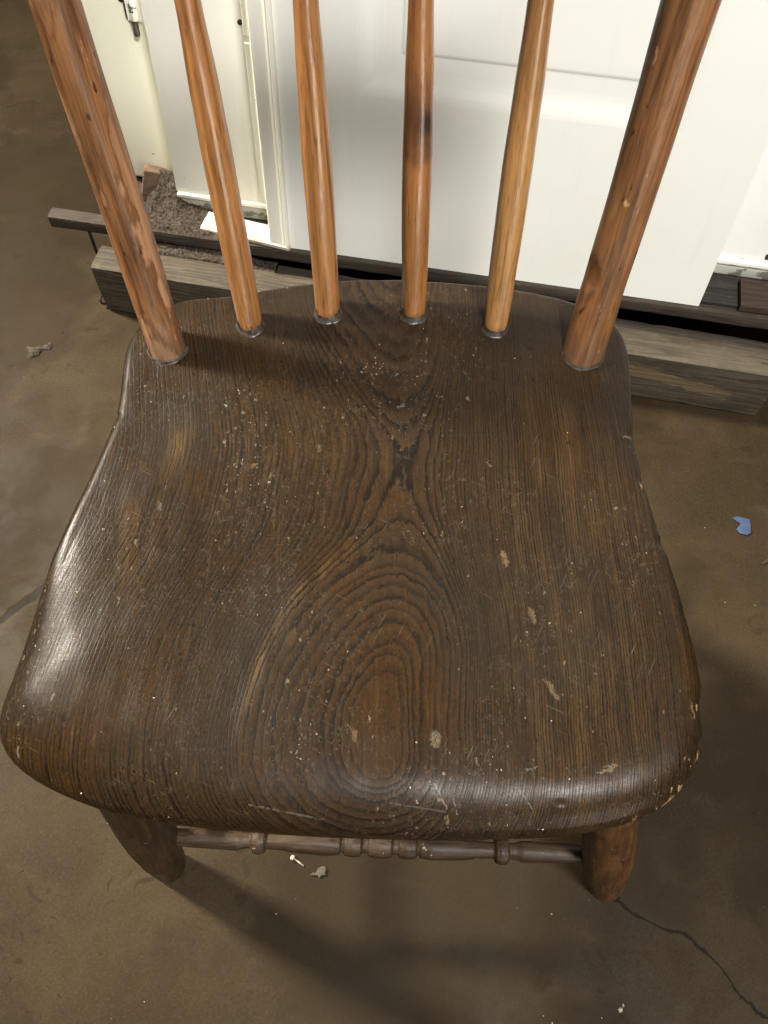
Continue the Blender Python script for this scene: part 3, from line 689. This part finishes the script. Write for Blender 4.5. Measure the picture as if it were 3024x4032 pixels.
# rim rounding by place: front rolls over widely, left softly, right and back crisp
def lerp_keys(v, keys):
    return np.interp(v, [k[0] for k in keys], [k[1] for k in keys])
ang = np.degrees(np.arctan2(OL[:, 1] - CEN[1], OL[:, 0] - CEN[0])) % 360   # 0 right, 90 back, 180 left, 270 front
ka = [(0, .010), (60, .007), (90, .006), (125, .006), (150, .007), (178, .008), (189, .012), (198, .036), (208, .062), (222, .066), (245, .050), (270, .040), (295, .036), (313, .030), (330, .014), (360, .010)]
kb = [(0, .007), (60, .005), (90, .005), (125, .005), (150, .006), (178, .007), (189, .009), (198, .017), (208, .024), (222, .028), (245, .028), (270, .026), (295, .025), (313, .021), (330, .010), (360, .007)]
RA = lerp_keys(ang, ka); RB = lerp_keys(ang, kb)
THK = .042
def saddle(x, y):
    z = -.0085 * np.exp(-((x + .015) / .10) ** 2 - ((y - .27) / .085) ** 2)
    z += -.004 * np.exp(-((x + .10) / .05) ** 2 - ((y - .2) / .07) ** 2) - .004 * np.exp(-((x - .09) / .05) ** 2 - ((y - .2) / .07) ** 2)
    z += .0035 * np.exp(-((y - .44) / .04) ** 2)
    return z
rows = []     # list of (N,3) arrays, centre outwards, then down the rim and under
edge_rows = []
S = 1 - (1 - np.linspace(0.02, 1, 130)) ** 1.7
seg_n = (np.roll(OL, -1, 0) - OL)
for s_ in S:
    P = CEN + (OL - CEN) * s_
    d2 = ((P[:, None, :] - OL[None, :, :]) ** 2).sum(2); idx = d2.argmin(1); dist = np.sqrt(d2.min(1))
    if s_ == 1: dist[:] = 0
    a = RA[idx]; b = RB[idx]
    if s_ > .5: a = RA; b = RB
    q = np.clip(1 - dist / a, 0, 1)
    drop = b * (1 - np.sqrt(np.clip(1 - q ** 2, 0, 1)))
    # round off the crease where the rolls of neighbouring sides meet
    sg = 11.0 * min(1, max(0, (1 - s_) / .06)); fr = np.fft.rfftfreq(NO); sm = np.fft.irfft(np.fft.rfft(drop) * np.exp(-2 * (math.pi * fr * sg) ** 2), NO); drop = sm
    z = ZT + saddle(P[:, 0], P[:, 1]) * np.clip(dist / .03, 0, 1) - drop
    rows.append(np.column_stack([P, z])); edge_rows.append(q)
nrm = np.roll(OL, -1, 0) - np.roll(OL, 1, 0); nrm = np.stack([-nrm[:, 1], nrm[:, 0]], 1); nrm /= np.linalg.norm(nrm, axis=1)[:, None]
sgn = np.sign(((CEN - OL) * nrm).sum(1))[:, None]; inn = nrm * sgn
zbot = ZT - THK
for k in range(1, 15):
    t = k / 14; low = ZT - RB; hh = low - zbot
    # side wall, then undercut round
    zz = low - hh * math.sin(t * math.pi / 2); ins = .017 * (1 - math.cos(t * math.pi / 2))
    P = OL + inn * ins; rows.append(np.column_stack([P, zz])); edge_rows.append(np.full(NO, .2))
P = CEN + (OL - CEN) * .5; rows.append(np.column_stack([P, np.full(NO, zbot)])); edge_rows.append(np.zeros(NO))
V = np.vstack(rows); nR = len(rows)
# hand-worn unevenness
for i in range(len(V)):
    x, y, z = V[i]; V[i, 2] += .0009 * mnoise.noise((x * 22, y * 22, 3)) + .00035 * mnoise.noise((x * 80, y * 40, 8))
for gx, gy, gr, gd in ((-.1905, .1210, .0020, .0007), (-.006, .183, .004, .0007), (.001, .179, .003, .0006), (.10, .074, .0022, .0010), (.108, .394, .0022, .0012), (-.151, .2775, .004, .0006)):
    dd = np.hypot(V[:, 0] - gx, V[:, 1] - gy); V[:, 2] -= gd * np.clip(1 - (dd / gr) ** 2, 0, 1) * (V[:, 2] > .395)
faces = []
for r in range(nR - 1):
    b0, b1 = r * NO, (r + 1) * NO
    for j in range(NO):
        j2 = (j + 1) % NO; faces.append((b0 + j, b1 + j, b1 + j2, b0 + j2))
ctop = len(V); cbot = ctop + 1
V = np.vstack([V, [[CEN[0], CEN[1], rows[0][:, 2].mean()], [CEN[0], CEN[1], zbot]]])
faces += [(ctop, j, (j + 1) % NO) for j in range(NO)]
faces += [(cbot, (nR - 1) * NO + (j + 1) % NO, (nR - 1) * NO + j) for j in range(NO)]
me = bpy.data.meshes.new('seat'); me.from_pydata(V.tolist(), [], faces)
bm = bmesh.new(); bm.from_mesh(me); bmesh.ops.recalc_face_normals(bm, faces=bm.faces); bm.to_mesh(me); bm.free()
for p_ in me.polygons: p_.use_smooth = True
# growth-ring field of the plank: ovals round a heart near the front, a waist, and opposed arches at the back
X, Y, Z = V[:, 0], V[:, 1], V[:, 2]
xc = np.interp(Y, [.05, .115, .18, .256, .311, .47], [-.004, -.0024, .004, .0126, .016, .006])
xc = xc + .0016 * np.sin(Y * 37 + 1) * np.exp(-(X / .05) ** 2) + .0011 * np.sin(Y * 83) * np.exp(-(X / .06) ** 2) + .03 * X * np.sin(Y * 11 + .6)
dx = X - xc; kx = np.where(dx > 0, np.interp(dx, [0, .02, .06], [1.3, 1.45, 1.6]), np.interp(-dx, [0, .02, .06], [1.3, 1.15, 1.0]))
Yd = Y - (ZT - Z) * .8 * (Y < .16)          # rings bend round the rolled front edge
def smooth_interp(x, xs, ys):
    xs, ys = np.array(xs), np.array(ys); m = np.gradient(ys, xs); i = np.clip(np.searchsorted(xs, x) - 1, 0, len(xs) - 2)
    h = xs[i + 1] - xs[i]; t = np.clip((x - xs[i]) / h, 0, 1)
    return (2*t**3 - 3*t*t + 1) * ys[i] + (t**3 - 2*t*t + t) * h * m[i] + (-2*t**3 + 3*t*t) * ys[i + 1] + (t**3 - t*t) * h * m[i + 1]
Ef = smooth_interp(Yd, [.0, .03, .055, .070, .085, .1147, .146, .165, .179, .198, .2166, .238, .259, .28, .305, .33, .36, .40, .44, .47],
               [.012, .0052, .0026, .0013, .0004, .0, .0003, .0007, .0012, .0022, .0036, .0050, .0058, .0061, .0062, .0058, .0047, .0030, .0016, .0010])
r_ = np.sqrt((dx * kx) ** 2 + np.maximum(Ef, 0))
ri = np.sqrt(np.maximum(r_ - .0165, 0) ** 2 + .0004 ** 2)      # clear heart inside the first oval
ringv = np.where(r_ < .075, ri / .0060, (.075 - .0165) / .0060 + (r_ - .075) / .0028) - .35
at_ = me.attributes.new('rings', 'FLOAT', 'POINT'); at_.data.foreach_set('value', ringv.astype(np.float32))
amb = .9 * np.exp(-((r_ - .079) / .0032) ** 2) * (dx < 0) * np.clip((Y - .10) / .03, 0, 1) * np.clip((.25 - Y) / .03, 0, 1)
amb += .5 * np.exp(-((r_ - .068) / .0028) ** 2) * (dx < 0) * np.clip((Y - .14) / .03, 0, 1) * np.clip((.23 - Y) / .03, 0, 1)
amb += .27 * np.exp(-((X - .128) / .035) ** 2) * np.clip((.40 - Y) / .08, 0, 1)
amb += .17 * np.exp(-((X - .085) / .03) ** 2) * np.clip((.33 - Y) / .08, 0, 1)
amb += 1.0 * np.exp(-((X + .141) / .007) ** 2 - ((Y - .312) / .022) ** 2) + .45 * np.exp(-((X + .165) / .02) ** 2 - ((Y - .24) / .045) ** 2)
amb += .40 * np.exp(-((X + .085) / .045) ** 2 - ((Y - .315) / .030) ** 2) + .35 * np.exp(-((X - .00) / .03) ** 2 - ((Y - .30) / .02) ** 2)
at_ = me.attributes.new('amber', 'FLOAT', 'POINT'); at_.data.foreach_set('value', np.clip(amb, 0, 1).astype(np.float32))
edg = np.concatenate(edge_rows + [np.zeros(2)])
rightness = np.clip((X - .10) / .06, 0, 1) * np.clip((.34 - Y) / .05, 0, 1)
at_ = me.attributes.new('edge', 'FLOAT', 'POINT'); at_.data.foreach_set('value', (edg * rightness).astype(np.float32))
me.materials.append(M['seat'])
seat = bpy.data.objects.new('seat', me); COL.objects.link(seat); adopt(seat)
tag(seat, 'dark brown scooped plank seat with oval grain and rolled front edge')

# back spindles and posts
TB = .364
def stick(name, x0, y0, dxs, prof, mat, seed, top, flat=None, wob=.05, tb=TB):
    k1 = top; p0 = Vector((x0, y0, ZT - .004)); p1 = p0 + Vector((dxs * k1 / .21, tb * k1, k1))
    o = part(name, lathe_bm(prof, 44, wob, seed, 10, flat), mat); aligned_axis(o, p0, p1); return adopt(o)
SP = [(-.026, .0086), (.002, .0090), (.03, .0095), (.075, .0100), (.12, .0101), (.165, .0093), (.215, .0078), (.28, .0066), (.34, .0062), (.375, .0060)]
def glue_bm(r, seed):
    bm = bmesh.new(); n, k = 40, 7; rows = []
    for i in range(n):
        A = 2 * math.pi * i / n
        q = 1 + .5 * mnoise.noise((math.cos(A) * 2 + seed, math.sin(A) * 2, 1)) - .55 * max(0, math.sin(A))
        row = []
        for j in range(k):
            t = j / (k - 1); rr = r + .0028 * q * t; z = .0042 * q * (1 - t) ** 1.6 - .0004
            rr += .0004 * mnoise.noise((math.cos(A) * 9, math.sin(A) * 9, t * 5 + seed)); row.append(bm.verts.new((rr * math.cos(A), rr * math.sin(A), z)))
        rows.append(row)
    for i in range(n):
        for j in range(k - 1): bm.faces.new((rows[i][j], rows[i][j + 1], rows[(i + 1) % n][j + 1], rows[(i + 1) % n][j]))
    return bm
for x0, y0, dx_, mt, sd, lab in ((-.1006, .417, -.0147, 'spindle', 1.0, 'glossy orange-brown spindle, first from the left post'),
                            (-.0425, .4286, -.0044, 'spindle', 5.0, 'glossy orange-brown spindle, second from the left post'),
                            (.0225, .4286, -.0004, 'spindle_burn', 9.0, 'reddish spindle with a dark scorched band halfway up'),
                            (.0837, .416, .0082, 'spindle_pale', 14.0, 'palest spindle, beside the right post')):
    sp = stick('spindle', x0, y0, dx_, SP, M[mt], sd, .36); sp['label'] = lab
    zs = ZT + .0035 * math.exp(-((y0 - .44) / .04) ** 2)
    gb = mesh_obj('glue_bead', glue_bm(.0089, sd), M['glue']); gb.location = (x0, y0, zs - .0006); adopt(gb, sp)
LP = [(-.026, .0132), (.004, .0137), (.04, .0141), (.10, .0144), (.17, .0143), (.23, .0142), (.34, .0128), (.42, .0118), (.432, .0085), (.437, .003)]
RP = [(-.026, .0150), (.004, .0152), (.035, .0152), (.060, .0147), (.10, .0148), (.17, .0155), (.23, .0164), (.34, .0148), (.42, .0132), (.432, .009), (.437, .003)]
lp = stick('back_post', -.1605, .3955, -.0246, LP, M['post_worn'], 3.0, .42, [(.10, 4.4, .05, .0008), (.05, 5.2, .03, .0009)], .07)
lp['label'] = 'left back post with patches of bare worn wood'
rp = stick('back_post', .1472, .3915, .0240, RP, M['post'], 21.0, .42, [(.066, 3.5, .012, .0020), (.06, 3.4, .020, .0012)], .06)
rp['label'] = 'thicker dark brown right back post with a nick'
for po, sd, rr in ((lp, 31., .0137), (rp, 37., .0152)):
    gb = mesh_obj('glue_bead', glue_bm(rr, sd), M['glue']); gb.location = (po.matrix_world.translation.x, po.matrix_world.translation.y, ZT - .0002); gb.scale = (1, 1, .6); adopt(gb, po)
# crest rail (just above the picture)
bm = bmesh.new(); n_ = 30; rr = []
for i in range(n_ + 1):
    t = i / n_; x = -.196 + .384 * t; y = .386 + TB * .36 + .020 * (1 - (2 * t - 1) ** 2); hgt = .030 + .014 * math.sin(math.pi * t)
    rr.append([bm.verts.new((x, y + yy, .785 + zz)) for yy, zz in ((-.009, -.038), (.009, -.035), (.010, 0), (.006, hgt), (-.006, hgt), (-.010, 0))])
for a, b in zip(rr, rr[1:]):
    for j in range(6): bm.faces.new((a[j], b[j], b[(j + 1) % 6], a[(j + 1) % 6]))
bm.faces.new(rr[0]); bm.faces.new(rr[-1][::-1]); bmesh.ops.recalc_face_normals(bm, faces=bm.faces)
adopt(part('crest_rail', bm, M['post'], True))

# legs and stretchers
def leg(p_top, p_foot, prof, mat, seed):
    o = part('leg', lathe_bm(prof, 40, .03, seed, 8), mat); L = (Vector(p_top) - Vector(p_foot)).length
    aligned_axis(o, p_foot, p_top); return adopt(o)
LG = [(.002, .0150), (.006, .0165), (.05, .0185), (.10, .0205), (.16, .0215), (.22, .0210), (.30, .0190), (.405, .0150)]
leg((-.168, .099, .40), (-.219, .0778, 0), LG, M['leg'], 1)
leg((.138, .092, .40), (.2235, .060, 0), LG, M['leg_orange'], 4)
BL = (-.205, .430, 0); BR = (.190, .425, 0)
leg((-.150, .372, .40), BL, LG, M['leg'], 7); leg((.138, .368, .40), BR, LG, M['leg_orange'], 9)
def lp_(p0, p1, z): t = z / p1[2]; return Vector(p0).lerp(Vector(p1), t)
def turned(p0, p1, prof, mat, seed):
    o = part('stretcher', lathe_bm(prof, 32, .02, seed, 6), mat); aligned = place_axis(o, p0, p1); return adopt(o)
FL, FR = lp_((-.219, .0778, 0), (-.168, .099, .40), .152), lp_((.2235, .060, 0), (.138, .092, .40), .142)
LS = (FR - FL).length
def front_prof(L):
    half = [(0, .0072), (.02, .0076), (.10, .0094), (.185, .0102), (.205, .0082), (.215, .0078), (.222, .0125), (.234, .0132), (.244, .0122), (.252, .0078), (.27, .0080), (.33, .0108), (.385, .0118), (.41, .0104), (.416, .0078),
            (.424, .0112), (.440, .0120), (.456, .0112), (.462, .0078), (.470, .0078), (.478, .0112)]
    full = half + [(.50, .0122)] + [(1 - z, r) for z, r in half[::-1]]
    return [(z * L, r * .86) for z, r in full]
FL.y += .003; FR.y += .003
turned(FL, FR, front_prof(LS), M['turned'], 3)
plain = lambda L: [(0, .0075), (L * .25, .0098), (L * .5, .0112), (L * .75, .0098), (L, .0075)]
for zz in (.21,):
    for f0, f1, b0, b1 in (((-.219, .0778, 0), (-.168, .099, .40), BL, (-.150, .372, .40)), ((.2235, .060, 0), (.138, .092, .40), BR, (.138, .368, .40))):
        p0, p1 = lp_(f0, f1, zz), lp_(b0, b1, zz); turned(p0, p1, plain((p1 - p0).length), M['turned'], zz * 50)
p0, p1 = lp_(BL, (-.150, .372, .40), .16), lp_(BR, (.138, .368, .40), .16); turned(p0, p1, plain((p1 - p0).length), M['turned'], 5)

# ------------------------------------------------------------------ small things on the floor and the seat
def scrap_bm(pts, th, curl=.0, seed=0):
    bm = bmesh.new(); top = []; bot = []
    for x, y in pts:
        z = curl * mnoise.noise((x * 60 + seed, y * 60, 1)) + abs(curl) * .6
        top.append(bm.verts.new((x, y, z + th))); bot.append(bm.verts.new((x, y, z)))
    n = len(pts); bm.faces.new(top); bm.faces.new(bot[::-1])
    for i in range(n): bm.faces.new((top[i], bot[i], bot[(i + 1) % n], top[(i + 1) % n]))
    bmesh.ops.triangulate(bm, faces=[f for f in bm.faces if len(f.verts) > 4])
    return bm
o = mesh_obj('tape_scrap', scrap_bm([(-.010, .010), (-.004, .0125), (.004, .0115), (.0105, .010), (.0115, .002), (.0112, -.008), (.006, -.0125), (-.002, -.011), (-.0065, -.006), (-.003, -.001), (-.0005, .003), (-.006, .006)], .0006, .0016, 2), M['tape'], None, False)
o.location = (.4427, .4669, .0006); o.rotation_euler = (0, 0, R(-8)); tag(o, 'torn scrap of blue masking tape on the concrete at right', 'tape')
o = mesh_obj('dry_leaf', scrap_bm([(-.020, -.002), (-.012, .001), (-.006, .000), (-.002, .006), (.006, .009), (.013, .007), (.016, .001), (.011, -.004), (.012, -.009), (.004, -.008), (-.002, -.011), (-.004, -.006), (-.012, -.005)], .0005, .003, 5), M['leaf'], None, False)
o.location = (-.066, .0725, .0008); o.rotation_euler = (0, 0, R(12)); o.scale = (.5, .5, .7); tag(o, 'curled dry tan flake on the floor under the front stretcher', 'flake')
o = mesh_obj('push_pin', lathe_bm([(0, .0008), (.012, .0008), (.0125, .0026), (.0145, .0026), (.016, .0014)], 14, rings_between=2), M['crumb']); place_axis(o, (-.082, .078, .0012), (-.0955, .0870, .0035))
tag(o, 'tiny white-headed pin on the floor under the front stretcher', 'pin')
o = mesh_obj('plastic_bead', lathe_bm([(0, .0018), (.001, .0036), (.0045, .0036), (.0055, .002)], 16, .05, 2, 3), M['crumb']); place_axis(o, (-.3835, .4925, .0034), (-.3790, .4925, .0044))
tag(o, 'tiny white bead on the floor left of the seat', 'bead')
o = mesh_obj('mud_clod', lathe_bm([(0, .011), (.002, .0095), (.004, .005), (.0052, .001)], 22, .9, 6, 4), M['grit']); o.location = (-.489, .741, 0); tag(o, 'small crumbly mud clod on the floor at far left', 'clod')
o = mesh_obj('mud_clod', lathe_bm([(0, .006), (.001, .006), (.003, .003), (.004, .0008)], 18, .9, 16, 4), M['darkcrumb']); o.location = (-.470, .748, 0); tag(o, 'dark crumb beside the mud clod at far left', 'clod')
o = mesh_obj('seed_husk', scrap_bm([(-.006, -.002), (0, .002), (.006, .004), (.007, .002), (.001, -.001), (-.005, -.004)], .0015, .001, 9), M['darkcrumb'], None, False); o.location = (.462, .418, .0004); tag(o, 'dark seed husk on the floor near the blue tape', 'husk')

def crumbs(name, spots, mat, z, seed, parent=None, size=(.0008, .0022)):
    random.seed(seed); bm = bmesh.new()
    for x, y in spots:
        s = random.uniform(*size); a = random.random() * 6.28; zz = z(x, y) if callable(z) else z
        c, sn = math.cos(a), math.sin(a); el = random.uniform(.5, 1.0)
        n = 6; ring_ = [(s * math.cos(2 * math.pi * i / n) * random.uniform(.6, 1.1), s * el * math.sin(2 * math.pi * i / n) * random.uniform(.6, 1.1)) for i in range(n)]
        lo = [bm.verts.new((x + px * c - py * sn, y + px * sn + py * c, zz)) for px, py in ring_]
        hi = [bm.verts.new((x + .7 * (px * c - py * sn), y + .7 * (px * sn + py * c), zz + s * random.uniform(.3, .7))) for px, py in ring_]
        bm.faces.new(hi)
        for i in range(n): bm.faces.new((lo[i], lo[(i + 1) % n], hi[(i + 1) % n], hi[i]))
    return mesh_obj(name, bm, mat, parent, False)
random.seed(3)
spots = [(random.uniform(-.6, .6), random.uniform(-.12, .9)) for _ in range(60)]
o = crumbs('pale_crumbs', spots, M['crumb'], 0, 4, size=(.0004, .0011)); tag(o, 'scattered tiny pale crumbs and paint flecks on the floor', 'crumbs', kind='stuff')
spots = [(random.uniform(-.6, .6), random.uniform(-.12, .9)) for _ in range(70)]
o = crumbs('dark_crumbs', spots, M['darkcrumb'], 0, 5, size=(.0007, .002)); tag(o, 'scattered tiny dark crumbs of dirt on the floor', 'crumbs', kind='stuff')
for i, (x, y, lab) in enumerate(((.2244, -.0477, 'white paint crumb on the floor at lower right, beside the crack'),)):
    o = crumbs('paint_chip', [(x, y), (x + .003, y + .003)], M['crumb'], 0, 20 + i, size=(.0018, .003)); tag(o, lab, 'crumb')
# flecks lying on the seat
top = V[:130 * NO]
random.seed(11); pick = [i for i in random.sample(range(60 * NO, 125 * NO), 34)]
bm_spots = [(top[i][0], top[i][1]) for i in pick]; zl = {(top[i][0], top[i][1]): top[i][2] for i in pick}
o = crumbs('paint_flecks', bm_spots, M['crumb'], lambda x, y: zl[(x, y)] - .0001, 8, size=(.0003, .0008)); o['kind'] = 'stuff'; adopt(o)
